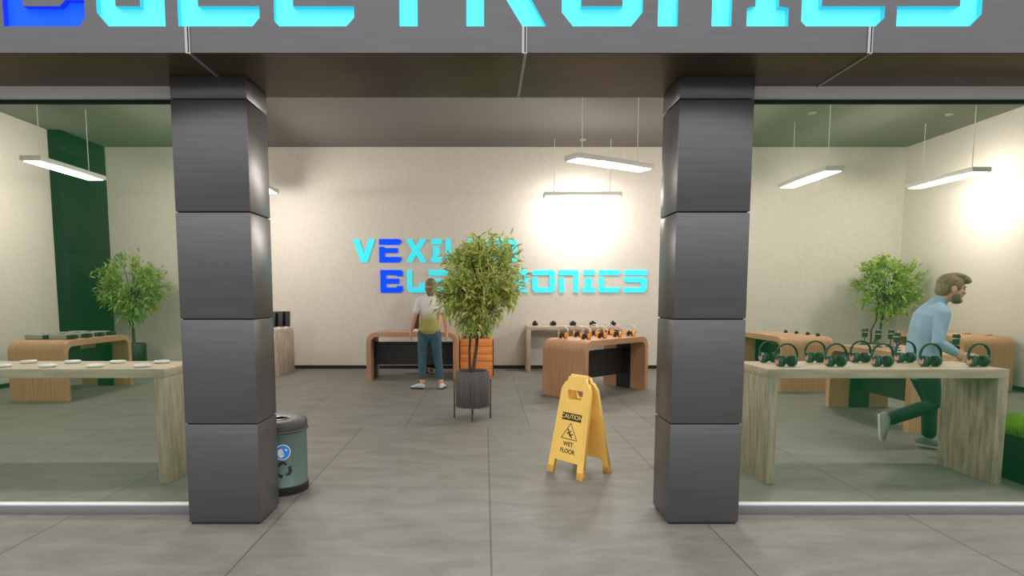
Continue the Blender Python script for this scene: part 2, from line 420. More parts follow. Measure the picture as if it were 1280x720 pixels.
def fascia():
    spec = [('E2', -2.585, -2.146), ('L', -2.082, -1.716), ('E1', -1.647, -1.209), ('C', -1.131, -0.701), ('T', -0.615, -0.205), ('R', -0.099, 0.331),
            ('O', .413, .847), ('N', .929, 1.325), ('I', 1.406, 1.630), ('C', 1.699, 2.146), ('S', 2.211, 2.666)]
    z0, h, dep = 2.894, 0.45, 0.036
    cu = bpy.data.curves.new('fascia', 'CURVE'); cu.dimensions = '2D'; cu.fill_mode = 'BOTH'; cu.extrude = 0.0
    def spline(pts):
        s = cu.splines.new('POLY'); s.points.add(len(pts) - 1)
        for p, (x, z) in zip(s.points, pts): p.co = (x, z, 0, 1)
        s.use_cyclic_u = True
    spline([(-12, ZS), (12, ZS), (12, 3.7), (-12, 3.7)])
    polys = []
    for ch, a, b in spec:
        g = glyph(ch, a, b, z0, h); polys.append((ch, g))
        for q in g: spline(q)
    t = bpy.data.objects.new('tmp', cu); C.objects.link(t)
    dg = bpy.context.evaluated_depsgraph_get()
    me = bpy.data.meshes.new_from_object(t.evaluated_get(dg)); bpy.data.objects.remove(t)
    bm = bm_new(); bm.from_mesh(me)
    bmesh.ops.transform(bm, matrix=Matrix(((1, 0, 0, 0), (0, 0, 1, YF), (0, 1, 0, 0), (0, 0, 0, 1))), verts=bm.verts[:])
    # return of the fascia at its lower edge and a back plate
    vs = [bm.verts.new(p) for p in ((-12, YF, 3.7), (12, YF, 3.7), (12, YF + .08, 3.7), (-12, YF + .08, 3.7))]; bm.faces.new(vs)
    tr = struct(finish('trim_2', bm, 'fascia', smooth=0, recalc=False), 'grey metal fascia carrying the shop sign')
    # panel seams on the fascia that run on across the soffit
    for x in (-1.593, 0.22, 2.081):
        bm = bm_new()
        box(bm, x - .020, x - .007, YF - .006, YF + .002, ZS - .004, 2.892); box(bm, x + .001, x + .006, YF - .006, YF + .002, ZS - .004, 2.892)
        box(bm, x - .008, x + .008, YF - .004, 4.1, ZS - .006, ZS + .001)
        finish('seam', bm, 'seam', tr, smooth=0)
        bm = bm_new(); box(bm, x - .007, x + .001, YF - .003, YF + .001, ZS - .002, 2.892); finish('seam_gap', bm, 'clad_gap', tr, smooth=0)
    sign = thing('fascia_sign', 'large recessed sign reading ELECTRONICS on the grey fascia over the entrance', 'sign', (0, YF, z0))
    for ch, g in polys:
        blue = ch == 'E2'
        bm = bm_new()
        for q in g: bm.faces.new([bm.verts.new((x, dep, z - z0)) for x, z in q])
        face = finish('letter', bm, 'blue' if blue else 'cyan', sign, smooth=0)
        if blue: face['label'] = 'blue letter E'
        bm = bm_new()
        for q in g:
            a = [bm.verts.new((x, 0, z - z0)) for x, z in q]; b = [bm.verts.new((x, dep, z - z0)) for x, z in q]
            for i in range(len(q)): bm.faces.new((a[i], a[(i + 1) % len(q)], b[(i + 1) % len(q)], b[i]))
        finish('letter_return', bm, 'blue_side' if blue else 'cyan_side', face, smooth=0)
fascia()

def wall_sign():
    k = 11.95 / 750
    s = thing('wall_sign', 'two line cyan and blue shop name lettering fixed to the back wall', 'sign', (0, YB, 1.5))
    def px(x): return (x - 606) * (2.07 / 130.5)
    rows = [(2.111, 2.567, [('V', 442.5, 470), ('E1', 475, 502.5), ('X', 508, 533.5), ('I', 539, 553), ('L', 557.5, 580), ('U', 585, 611), ('M', 617, 646)]),
            (1.517, 1.962, [('E2', 476, 503.7), ('L', 509, 531.8), ('E1', 536, 560.5), ('C', 566, 592), ('T', 596.5, 620.5), ('R', 632, 660), ('O', 665, 693.7), ('N', 698.5, 722.8), ('I', 728, 742.8), ('C', 748, 774.5), ('S', 779, 808)])]
    for z0, z1, row in rows:
        for ch, a, b in row:
            bm = bm_new()
            for q in glyph(ch, px(a), px(b), z0 - 1.5, z1 - z0):
                prism(bm, q, 0.002, 0.022, Matrix(((1, 0, 0, 0), (0, 0, -1, 0), (0, 1, 0, 0), (0, 0, 0, 1))))
            blue = (ch == 'E2') or (ch == 'E1' and z0 > 2)
            o = finish('letter', bm, 'blue_wall' if blue else 'cyan_wall', s, smooth=0)
            if blue: o['label'] = 'blue letter E'
wall_sign()

def pillar(x0, x1, y0, y1, label, zs=(0.012, 0.651, 1.307, 1.958, 2.621, ZS), bev=0.005, m='clad'):
    root = bpy.data.objects.new('pillar', None); C.objects.link(root); root.location = ((x0 + x1) / 2, (y0 + y1) / 2, 0)
    struct(root, label)
    w, d = (x1 - x0) / 2, (y1 - y0) / 2
    bm = bm_new(); box(bm, -w + .012, w - .012, -d + .012, d - .012, 0, zs[-1]); finish('core', bm, 'clad_gap', root, smooth=0)
    for a, b in zip(zs, zs[1:]):
        bm = bm_new(); box(bm, -w, w, -d, d, a + .004, b - (.004 if b < zs[-1] else 0), bev)
        finish('cladding_panel', bm, m, root)
    return root
pillar(-1.88, -1.423, 3.703, 4.045, 'dark grey metal clad pillar to the left of the entrance, recycling bin behind it')
pillar(1.163, 1.612, 3.703, 4.04, 'dark grey metal clad pillar to the right of the entrance')
pillar(XL + .002, -7.376, 10.72, YB - .002, 'full height dark clad column in the far left corner of the shop', zs=(0.012, .78, 2.2, 3.98, ZC - .002), m='clad_dark')

def window(n, x0, x1):
    root = bpy.data.objects.new('window_%d' % n, None); C.objects.link(root); root.location = ((x0 + x1) / 2, 3.9, 0); struct(root)
    w = (x1 - x0) / 2
    bm = bm_new(); box(bm, -w, w, -.014, .07, 0, .055, .002); finish('bottom_rail', bm, 'rail_low', root)
    bm = bm_new(); box(bm, -w, w, .0, .05, .055, .066, .002); finish('glazing_bead', bm, 'rail', root)
    bm = bm_new(); box(bm, -w, w, -.014, .05, 2.690, ZS); finish('top_rail', bm, 'rail', root)
    bm = bm_new(); box(bm, -w, w, .030, .046, 2.664, 2.691); finish('rail_shade', bm, 'base', root, smooth=0)  # dark strip standing in for the shade under the top rail
    bm = bm_new(); box(bm, -w, w, .018, .028, .06, 2.70); finish('glass_pane', bm, 'glass', root, smooth=0)
window(1, XL - .1, -1.88)
window(2, 1.612, XR + .1)

# ---------------------------------------------------------------- lamps
def pendant(x, y, rz, label, power=None):
    r = thing('pendant_lamp', label, 'lamp', (x, y, 3.28), rz, 'linear pendant lamps on the ceiling')
    bm = bm_new(); box(bm, -.715, .715, -.145, .145, .012, .08, .006)
    b = finish('housing', bm, 'lamp', r)
    bm = bm_new(); box(bm, -.68, .68, -.115, .115, 0.004, .014); finish('diffuser', bm, 'diffuser', r)
    for s in (-.52, .52):
        bm = bm_new(); tube(bm, [(s, 0, .08), (s, 0, ZC - 3.28)], .006, 6); finish('cable', bm, 'cable', r)
        bm = bm_new(); lathe(bm, [(.002, ZC - 3.28 - .024), (.03, ZC - 3.28 - .023), (.055, ZC - 3.28 - .02), (.06, ZC - 3.28 - .012), (.06, ZC - 3.28)], 20); finish('ceiling_canopy', bm, 'white', r)
    l = bpy.data.lights.new('lamp_light', 'POINT'); l.energy = power or LAMP_W; l.color = (1.0, 0.955, 0.89); l.shadow_soft_size = 0.12
    lo = bpy.data.objects.new('lamp_light', l); C.objects.link(lo); lo.location = (x, y, 3.28 - .16)
    return r
LAMP_W = 105
pendant(-6.2, 9.09, PI / 2, 'linear pendant lamp hanging in front of the dark corner column by the left wall')
pendant(-3.86, 10.33, PI / 2, 'linear pendant lamp mostly hidden behind the pillar left of the entrance')
pendant(1.775, 8.68, R(31), 'linear pendant lamp hanging askew over the table of orange headphones')
pendant(1.81, 11.37, 0, 'linear pendant lamp seen edge-on close to the back wall')
pendant(5.155, 9.75, PI / 2, 'linear pendant lamp between the right pillar and the lamp by the right wall')
for px_, where in ((-5.4, 'above the left window table'), (-1.95, 'left of the entrance axis'), (1.75, 'right of the entrance axis'), (5.3, 'beyond the right window table')):  # added lamps, hidden by the fascia, that brighten the front tables
    pendant(px_, 5.0, 0, 'added unseen linear pendant lamp just inside the front, ' + where, 100)
pendant(7.38, 9.82, PI / 2, 'linear pendant lamp nearest the right wall')

# ---------------------------------------------------------------- tables
def plank_table(x, y, rz, label, L=1.84, D=0.56, H=0.895, t=0.07):
    """origin at the middle of the base"""
    r = thing('plank_table', label, 'table', (x, y, 0), rz, 'bleached oak display tables')
    bm = bm_new(); box(bm, -L / 2, L / 2, -D / 2, D / 2, H - t, H, .004); finish('table_top', bm, 'oak_top', r)
    for s in (-1, 1):
        a, b = sorted((s * L / 2, s * (L / 2 - .08)))
        bm = bm_new(); box(bm, a, b, -D / 2, D / 2, 0, H - t, .003); finish('leg', bm, 'oak_leg', r)
    return r
plank_table((2.156 + 3.997) / 2, 4.535 + .28, 0, 'bleached oak table of dark headphones behind the right shop window')
plank_table(-2.445 - 1.35, 4.545 + .28, 0, 'bleached oak table of white pucks behind the left shop window', L=2.7)
plank_table(.80 + .92, 11.46 + .23, 0, 'narrow bleached oak table against the back wall with small black cameras', D=.46, H=.875)
plank_table(-4.42, 11.28, R(-14), 'bleached oak table with black tablets half hidden by the left pillar', L=1.5, D=.56, H=.85)

def bent_table(x, y, rz, label, L=1.57, W=0.78, H=0.83, t=0.08):
    """origin at middle of base; length along local x"""
    r = thing('bent_wood_table', label, 'table', (x, y, 0), rz, 'bent wood display tables')
    Ro, Ri = 0.17, 0.10
    def path(x1, h, rad, n=10):
        p = [(-x1, 0)]
        for i in range(n + 1):
            a = PI - (PI / 2) * i / n; p.append((-x1 + rad + rad * math.cos(a), h - rad + rad * math.sin(a)))
        for i in range(n + 1):
            a = PI / 2 - (PI / 2) * i / n; p.append((x1 - rad + rad * math.cos(a), h - rad + rad * math.sin(a)))
        p.append((x1, 0)); return p
    o = path(L / 2, H, Ro); i_ = path(L / 2 - t, H - t, Ri)
    bm = bm_new(); w = W / 2; V = []
    for (ox, oz), (ix, iz) in zip(o, i_):
        V.append([bm.verts.new((ox, -w, oz)), bm.verts.new((ox, w, oz)), bm.verts.new((ix, w, iz)), bm.verts.new((ix, -w, iz))])
    for a, b in zip(V, V[1:]):
        for k in range(4): bm.faces.new((a[k], a[(k + 1) % 4], b[(k + 1) % 4], b[k]))
    bm.faces.new(V[0]); bm.faces.new(V[-1][::-1])
    finish('bent_body', bm, 'wood', r)
    for s in (-1, 1):
        a, b = sorted((s * (L / 2 - t), s * (L / 2 - t - .02)))
        bm = bm_new(); box(bm, a, b, -.125, .125, 0, H - t - .02); finish('cable_channel', bm, 'panel', r, smooth=0)
    bm = bm_new(); box(bm, -(L / 2 - t - .02), L / 2 - t - .02, -.015, .015, .23, .64); finish('modesty_panel', bm, 'panel', r, smooth=0)
    return r
bent_table(-6.165, 8.2 + .785, PI / 2, 'bent wood table by the left wall holding flat grey projectors')
bent_table(-1.25, 10.25 + .39, 0, 'bent wood table behind the standing woman, with a tablet on top')
gph = R(42.5)
gA = Vector((.852, 8.783)); gu = Vector((math.cos(gph), math.sin(gph))); gw = Vector((math.sin(gph), -math.cos(gph)))
gc = gA + gu * .785 + gw * .39
bent_table(gc.x, gc.y, gph, 'bent wood table set askew with orange headphones, behind the yellow floor sign')
bent_table(4.87, 9.0 + .785, PI / 2, 'bent wood table beside the right pillar with four tiny black gadgets')
bent_table(4.905, 6.28 + .80, PI / 2, 'bent wood table behind the running man, holding microphones')
bent_table(7.67, 9.08 + .785, PI / 2, 'bent wood table against the right wall with tan pucks')

# ---------------------------------------------------------------- goods
def headphones(label, loc, rz, cup='hp', pad='hp_dark', cap='pink', band='hp_dark', group=None, cat='headphones'):
    r = thing('headphones', label, cat, loc, rz, group)
    rc, zc = .044, .044; half = .054
    bm = bm_new()
    pts = []
    for k in range(19):
        a = PI * k / 18
        pts.append((-.086 * math.cos(a), 0, .095 + .085 * math.sin(a)))
    tube(bm, pts, [(.0065, .0135)] * 19, 10, side=None)
    finish('headband', bm, band, r)
    for s in (-1, 1):
        bm = bm_new()
        tube(bm, [(s * .086, 0, .105), (s * .086, 0, .078), (s * (half + .018), 0, .05)], [(.006, .013), (.007, .015), (.006, .012)], 10, round_caps=True)
        y = finish('slider_arm', bm, cup, r)
        m = Matrix.Translation((s * half, 0, zc)) @ Matrix.Rotation(s * PI / 2, 4, 'Y')
        bm = bm_new(); lathe(bm, [(.033, -.012), (.043, -.006), (.044, .006), (.037, .018), (.028, .020)], 24, m)
        c = finish('ear_cup', bm, cup, r)
        bm = bm_new(); lathe(bm, [(.026, .019), (.026, .022), (.022, .024)], 24, m); finish('cap', bm, cap, c)
        bm = bm_new(); lathe(bm, [(.020, -.032), (.034, -.037), (.042, -.029), (.042, -.016), (.035, -.011)], 24, m)
        finish('ear_cushion', bm, pad, r)
    return r
HT = .8955
g = 'dark teal headphones on the right window table'
ordn = ['leftmost', 'second from the left', 'middle', 'second from the right', 'rightmost']
hp0 = None
for i, x in enumerate((2.374, 2.762, 3.13, 3.508, 3.887)):
    lb = 'dark teal headphones, %s in the front row of the window table' % ordn[i]
    loc = (x, 4.70, HT)
    if hp0 is None: hp0 = headphones(lb, loc, R(4), group=g)
    else: dup(hp0, loc, R(4), lb, g)
for i, x in enumerate((2.373, 2.756, 3.135, 3.509)):
    lb = 'dark teal headphones, %s of four in the back row of the window table' % ['first', 'second', 'third', 'fourth'][i]
    dup(hp0, (x, 4.985, HT), R(4), lb, g)

# orange headphones on the askew table
g = 'orange headphones on the askew bent wood table'
hq0 = None
NEAR = (.27, .65, 1.03, 1.38); FAR = (.22, .57, .95, 1.33)
WT = .8305
ON = ['first', 'second', 'third', 'last']
for side, wv, ss in (('near', .58, NEAR), ('far', .20, FAR)):
    for i, q in enumerate(ss):
        p = gA + gu * q + gw * wv
        lb = 'orange headphones with pale band, %s along the %s row of the askew table' % (ON[i], side)
        if hq0 is None: hq0 = headphones(lb, (p.x, p.y, WT), R(-42), 'hp_orange', 'brown_dark', 'hp_orange', 'clear', g)
        else: dup(hq0, (p.x, p.y, WT), R(-42), lb, g)

# white pucks
def puck(name, label, cat, loc, rad, h, m, group, m2=None):
    r = thing(name, label, cat, loc, 0, group)
    bm = bm_new(); lathe(bm, [(rad * .78, 0), (rad * .93, h * .25), (rad, h * .6), (rad * .97, h * .85), (rad * .85, h)], 32); finish('shell', bm, m, r)
    bm = bm_new(); lathe(bm, [(rad * .4, h), (rad * .4, h + .001), (rad * .36, h + .0015)], 24); finish('top_button', bm, m2 or m, r)
    return r
g = 'white pucks on the left window table'
p0 = None
PB = (-3.79, -3.423, -3.049, -2.682); PF = (-3.776, -3.419, -3.046, -2.68)
for rowname, y, xs in (('back', 4.955, PB), ('front', 4.665, PF)):
    for i, x in enumerate(xs):
        lb = 'round white puck, %s from the left in the %s row of the left window table' % (['first', 'second', 'third', 'fourth'][i], rowname)
        if p0 is None: p0 = puck('smart_speaker', lb, 'speaker', (x, y, HT), .062, .022, 'white', g)
        else: dup(p0, (x, y, HT), 0, lb, g)
g = 'tan pucks on the right wall table'
p1 = puck('smart_speaker', 'tan round puck, farther of two on the table by the right wall', 'speaker', (7.88, 9.80, WT), .055, .03, 'tan', g)
dup(p1, (7.90, 9.40, WT), 0, 'tan round puck, nearer of two on the table by the right wall', g)

# microphones on table I
def microphone(label, loc, rz, group):
    r = thing('desk_microphone', label, 'microphone', loc, rz, group)
    bm = bm_new(); lathe(bm, [(.05, 0), (.055, .006), (.05, .012), (.012, .016)], 24); finish('base', bm, 'hp', r)
    bm = bm_new(); tube(bm, [(0, 0, .012), (0, 0, .10)], .006, 10); finish('stem', bm, 'hp', r)
    bm = bm_new(); tube(bm, [(-.05, 0, .03), (.05, 0, .03)], .006, 8, round_caps=True); finish('cross_bar', bm, 'hp', r)
    bm = bm_new(); lathe(bm, [(.026, .095), (.032, .10), (.034, .15), (.033, .158)], 20); finish('body', bm, 'mic', r)
    bm = bm_new(); lathe(bm, [(.033, .158), (.036, .163), (.036, .19), (.03, .205), (.015, .211)], 20); finish('grille', bm, 'mic', r)
    bm = bm_new(); lathe(bm, [(.0365, .157), (.038, .160), (.0365, .164)], 20); finish('ring', bm, 'silver', r)
    bm = bm_new(); lathe(bm, [(.022, .209), (.022, .2125), (.01, .2145)], 16); finish('top_cap', bm, 'silver', r)
    return r
g = 'desk microphones on the bent wood table behind the man'
m0 = microphone('desk microphone farthest along the left edge of the table behind the man', (4.86, 7.66, WT), .3, g)
for (x, y), lb in (((4.78, 7.28), 'desk microphone standing in front of the right tree trunk'), ((4.68, 6.80), 'desk microphone just left of the running man, nearest of the left row'),
                   ((4.97, 7.33), 'desk microphone peeking over another one left of the running man'), ((5.12, 6.50), "desk microphone beyond the running man's outstretched hand")):
    dup(m0, (x, y, WT), .2, lb, g)

# tiny gadgets (game-pad like) on table H
def small_camera(label, loc, rz, group, s=1.0):
    r = thing('compact_camera', label, 'camera', loc, rz, group)
    bm = bm_new(); box(bm, -.055 * s, .055 * s, -.018 * s, .018 * s, 0, .062 * s, .010 * s); finish('body', bm, 'panel', r)
    bm = bm_new(); box(bm, -.022 * s, .022 * s, -.015 * s, .015 * s, .06 * s, .082 * s, .007 * s); finish('viewfinder', bm, 'panel', r)
    bm = bm_new(); lathe(bm, [(.028 * s, 0), (.028 * s, .028 * s), (.022 * s, .036 * s), (.018 * s, .030 * s)], 20, Matrix.Translation((0, -.017 * s, .031 * s)) @ Matrix.Rotation(PI / 2, 4, 'X')); finish('lens', bm, 'screen', r)
    bm = bm_new(); lathe(bm, [(.008 * s, .06 * s), (.008 * s, .068 * s)], 12, Matrix.Translation((.04 * s, 0, 0))); finish('shutter_button', bm, 'silver', r)
    return r
g = 'tiny black gadgets on the table by the right pillar'
c0 = small_camera('tiny black gadget, leftmost of four on the table beside the right pillar', (5.08, 10.12, WT), .5, g, .62)
for (x, y), w in (((5.12, 9.85), 'second'), ((5.15, 9.56), 'third'), ((5.14, 9.25), 'fourth')):
    dup(c0, (x, y, WT), .5, 'tiny black gadget, %s from the left on the table beside the right pillar' % w, g)
g = 'black cameras on the back wall table'
c1 = None
for i, (x, a) in enumerate(((.975, .9), (1.33, .3), (1.715, 0), (2.10, 0), (2.49, .8))):
    lb = 'small black camera, %s of five on the table at the back wall' % ['leftmost', 'second', 'middle', 'fourth', 'rightmost'][i]
    if c1 is None: c1 = small_camera(lb, (x, 11.68, .8755), a, g, 1.15)
    else: dup(c1, (x, 11.68, .8755), a, lb, g)

# projectors on table E
def projector(label, loc, rz, group):
    r = thing('flat_projector', label, 'projector', loc, rz, group)
    bm = bm_new(); box(bm, -.19, .06, -.065, .065, .004, .068, .006); finish('shell', bm, 'grey_box', r)
    bm = bm_new(); box(bm, .062, .15, -.062, .062, .004, .062, .006); finish('lens_block', bm, 'screen', r)
    bm = bm_new(); lathe(bm, [(.022, 0), (.022, .014), (.016, .012)], 20, Matrix.Translation((.105, -.062, .034)) @ Matrix.Rotation(PI / 2, 4, 'X')); finish('lens', bm, 'mic', r)
    for sx in (-.16, .03):
        bm = bm_new(); box(bm, sx - .01, sx + .01, -.06, .06, 0, .006); finish('foot', bm, 'panel', r)
    return r
g = 'flat grey projectors on the left wall table'
j0 = None
for col, x in (('right', -6.03), ('left', -6.37)):
    for i, y in enumerate((8.60, 8.92, 9.22, 9.50)):
        lb = 'flat grey projector with dark lens end, %s in the %s column' % (['nearest', 'second', 'third', 'farthest'][i], col)
        if j0 is None: j0 = projector(lb, (x, y, WT), 0, g)
        else: dup(j0, (x, y, WT), 0, lb, g)

# tablets on stands
def tablet(label, loc, rz, group=None, w=.16, h=.23):
    r = thing('tablet', label, 'tablet', loc, rz, group)
    bm = bm_new(); box(bm, -.035, .035, -.05, .05, 0, .012, .004); box(bm, -.02, .02, -.008, .012, .01, .035, .002); finish('stand', bm, 'white', r)
    m = Matrix.Translation((0, 0, .03)) @ Matrix.Rotation(R(-8), 4, 'X')
    bm = bm_new(); box(bm, -w / 2, w / 2, -.006, .006, 0, h, .004, m); t = finish('slab', bm, 'panel', r)
    bm = bm_new(); box(bm, -w / 2 + .006, w / 2 - .006, -.0068, -.0055, .006, h - .006, 0, m); finish('screen', bm, 'screen', t)
    return r
g = 'black tablets on the oak table by the left pillar'
dv = Vector((math.cos(R(76)), math.sin(R(76)))); base = Vector((-3.86, 11.13))
t0 = tablet('black tablet upright on a white stand, nearest the pillar of the visible row', (base.x - .05, base.y - .16, .8505), R(5), g, .15, .29)
for k, lb in ((1, 'black tablet upright on a white stand, second of the row beside the left pillar'), (2, 'black tablet upright on a white stand, at the open right end of the row')):
    dup(t0, (base.x - .05 + .10 * k, base.y - .16 + .11 * k, .8505), R(5), lb, g)
tablet('black tablet on a white stand beside the standing woman', (-1.235, 10.72, WT), R(-25), None, .12, .30)

# ---------------------------------------------------------------- caution sign
def floor_sign():
    cx, cy = .781, 4.864
    u = Vector((.625, -.781, 0)); rz = math.atan2(u.y, u.x)
    r = thing('wet_floor_sign', 'yellow folding caution wet floor sign standing in the entrance', 'sign', (cx, cy, 0), rz)
    Hh, sp = 0.80, .165
    ang = math.atan2(sp - .02, Hh)
    def panel(front):
        sgn = -1 if front else 1
        bm = bm_new()
        # panel outline in (x, z): tapered with feet and a handle hole, built from pieces
        wb, wt = .195, .152
        def wz(z): return wb + (wt - wb) * z / .74
        outer = [(-wb, 0), (-wb + .062, 0), (-wb + .068, .115), (wb - .068, .115), (wb - .062, 0), (wb, 0), (wz(.70), .70), (wz(.74) - .03, .755), (.10, .76), (.092, .80), (-.092, .80), (-.10, .76), (-wz(.74) + .03, .755), (-wz(.70), .70)]
        hole = [(-.085, .66), (-.07, .615), (.07, .615), (.085, .66), (.08, .695), (-.08, .695)]
        cu = bpy.data.curves.new('p', 'CURVE'); cu.dimensions = '2D'; cu.fill_mode = 'BOTH'; cu.extrude = .011; cu.bevel_depth = .003
        for pts in (outer, hole):
            s = cu.splines.new('POLY'); s.points.add(len(pts) - 1)
            for p, (x, z) in zip(s.points, pts): p.co = (x, z, 0, 1)
            s.use_cyclic_u = True
        t = bpy.data.objects.new('tmp', cu); C.objects.link(t)
        me = bpy.data.meshes.new_from_object(t.evaluated_get(bpy.context.evaluated_depsgraph_get())); bpy.data.objects.remove(t)
        # local: x across, y=z up, z = outward normal
        rot = Matrix.Rotation(PI / 2, 4, 'X')                       # (x,y,z)->(x,-z,y): normal z -> -y
        if not front: rot = Matrix.Rotation(PI, 4, 'Z') @ rot
        tilt = Matrix.Rotation(-ang if front else ang, 4, 'X')
        mt = Matrix.Translation((0, sgn * sp, 0)) @ tilt @ rot
        me.transform(mt)
        bm.free()
        me.materials.clear(); me.materials.append(M['yellow'])
        o = bpy.data.objects.new('sign_panel', me); C.objects.link(o); o.parent = r
        # worn feet
        for s in (-1, 1):
            b2 = bm_new(); box(b2, s * .163 - .034, s * .163 + .034, 0, .055, -.016, .016, .004, mt); finish('foot', b2, 'yellow_worn', o)
        # raised frame round the message
        b2 = bm_new()
        for pts in ([(-.163, .145), (.163, .145), (.163, .155), (-.163, .155)], [(-.132, .575), (.132, .575), (.132, .585), (-.132, .585)],
                    [(-.165, .145), (-.155, .145), (-.127, .585), (-.137, .585)], [(.155, .145), (.165, .145), (.137, .585), (.127, .585)]):
            prism(b2, pts, .013, .0165, mt)
        finish('raised_frame', b2, 'yellow', o)
        if True:
            b2 = bm_new(); prism(b2, [(-.105, .445), (.105, .445), (.105, .505), (-.105, .505)], .0142, .0150, mt); finish('black_band', b2, 'black_print', o)
            text_mesh('caution_lettering', 'CAUTION', .05, 'yellow', o, mt @ Matrix.Translation((0, .475, .0152)), .0006, 1.0, .0005)
            text_mesh('wet_lettering', 'WET', .05, 'black_print', o, mt @ Matrix.Translation((0, .252, .0146)), .0006, 1.0, .001)
            text_mesh('floor_lettering', 'FLOOR', .05, 'black_print', o, mt @ Matrix.Translation((0, .195, .0146)), .0006, 1.0, .001)
            b2 = bm_new()
            def bar(a, b, w):
                a = Vector(a); b = Vector(b); d = (b - a).normalized(); n = Vector((-d.y, d.x)) * w
                prism(b2, [tuple(a + n), tuple(a - n), tuple(b - n), tuple(b + n)], .0142, .0150, mt)
            bar((-.085, .295), (.085, .295), .003); bar((-.085, .295), (0, .425), .003); bar((.085, .295), (0, .425), .003)
            # slipping figure
            bar((-.012, .352), (.008, .325), .008); bar((.008, .325), (.035, .34), .005); bar((.008, .325), (.03, .308), .005)
            bar((-.012, .352), (.018, .362), .004); bar((-.012, .352), (-.028, .335), .004)
            prism(b2, [(-.018 + .009 * math.cos(k * PI / 6), .368 + .009 * math.sin(k * PI / 6)) for k in range(12)], .0142, .0150, mt)
            finish('warning_pictogram', b2, 'black_print', o)
        return o
    panel(True); panel(False)
    bm = bm_new(); tube(bm, [(-.09, 0, .792), (.09, 0, .792)], .016, 12); finish('hinge', bm, 'yellow', r)
floor_sign()

# ---------------------------------------------------------------- recycling bin
def bin_():
    r = thing('recycling_bin', 'grey green round recycling bin behind the left pillar', 'bin', (-1.535, 4.425, 0))
    rb = .192
    bm = bm_new(); lathe(bm, [(rb + .004, 0), (rb + .006, .01), (rb + .006, .055), (rb, .06)], 48); finish('base_ring', bm, 'bin_black', r)
    bm = bm_new(); lathe(bm, [(rb, .058), (rb + .003, .066), (rb, .074), (rb, .45), (rb + .003, .455), (rb, .462)], 48); finish('body', bm, 'bin', r)
    bm = bm_new()
    lathe(bm, [(rb + .004, .455), (rb + .016, .462), (rb + .012, .475), (rb + .006, .478), (rb + .006, .525), (rb - .004, .54), (rb - .03, .546), (.075, .538), (.07, .50), (.02, .49)], 48); finish('lid', bm, 'bin_dark', r)
    bm = bm_new(); lathe(bm, [(.074, .538), (.078, .545), (.07, .546), (.066, .538)], 32); finish('opening_ring', bm, 'silver', r)
    a0 = R(-67)
    def wrap(pts, m, name, rr):
        bm = bm_new()
        for poly in pts:
            vs = [bm.verts.new((rr * math.cos(a0 + x / rb), rr * math.sin(a0 + x / rb), z)) for x, z in poly]
            bm.faces.new(vs)
        bmesh.ops.triangulate(bm, faces=bm.faces[:])
        o = finish(name, bm, m, r, smooth=0); return o
    def disc(cx, cz, q, n=24): return [[(cx, cz), (cx + q * math.cos(2 * PI * k / n), cz + q * math.sin(2 * PI * k / n)), (cx + q * math.cos(2 * PI * (k + 1) / n), cz + q * math.sin(2 * PI * (k + 1) / n))] for k in range(n)]
    wrap(disc(0, .325, .057), 'logo_white', 'globe_rim', rb + .0012)
    wrap(disc(0, .325, .050), 'logo_blue', 'globe_badge', rb + .002)
    wrap([[(-.03, .345), (-.005, .355), (.005, .33), (.012, .30), (-.012, .283), (-.03, .30), (-.038, .32)], [(.012, .352), (.03, .345), (.034, .33), (.02, .335)]], 'logo_white', 'globe_land', rb + .0028)
    arr = []
    for k in range(3):
        a = 2 * PI * k / 3 + PI / 2
        def rot(x, y): x *= 1.2; y *= 1.2; return (x * math.cos(a) - y * math.sin(a), .195 + x * math.sin(a) + y * math.cos(a))
        arr.append([rot(.030, -.026), rot(.052, -.012), rot(.052, .006), rot(.036, .004), rot(.036, -.004), rot(.026, -.012)])
        arr.append([rot(.036, .000), rot(.056, .004), rot(.05, .02), rot(.03, .034), rot(.022, .022)])
        arr.append([rot(.014, .026), rot(.036, .018), rot(.038, .044)])
    wrap(arr, 'black_print', 'recycling_symbol', rb + .0015)
bin_()

# ---------------------------------------------------------------- plants
def leaf_verts(bm, p, d, L, W, n):
    d = d.normalized(); s = d.cross(n)
    if s.length < 1e-4: s = Vector((1, 0, 0))
    s.normalize(); up = s.cross(d)
    a = bm.verts.new(p); m1 = p + d * L * .42
    l = bm.verts.new(m1 + s * W + up * W * .35); rr = bm.verts.new(m1 - s * W + up * W * .35)
    m = bm.verts.new(m1); t = bm.verts.new(p + d * L - Vector((0, 0, L * .12)))
    bm.faces.new((a, l, m)); bm.faces.new((a, m, rr)); bm.faces.new((l, t, m)); bm.faces.new((m, t, rr))

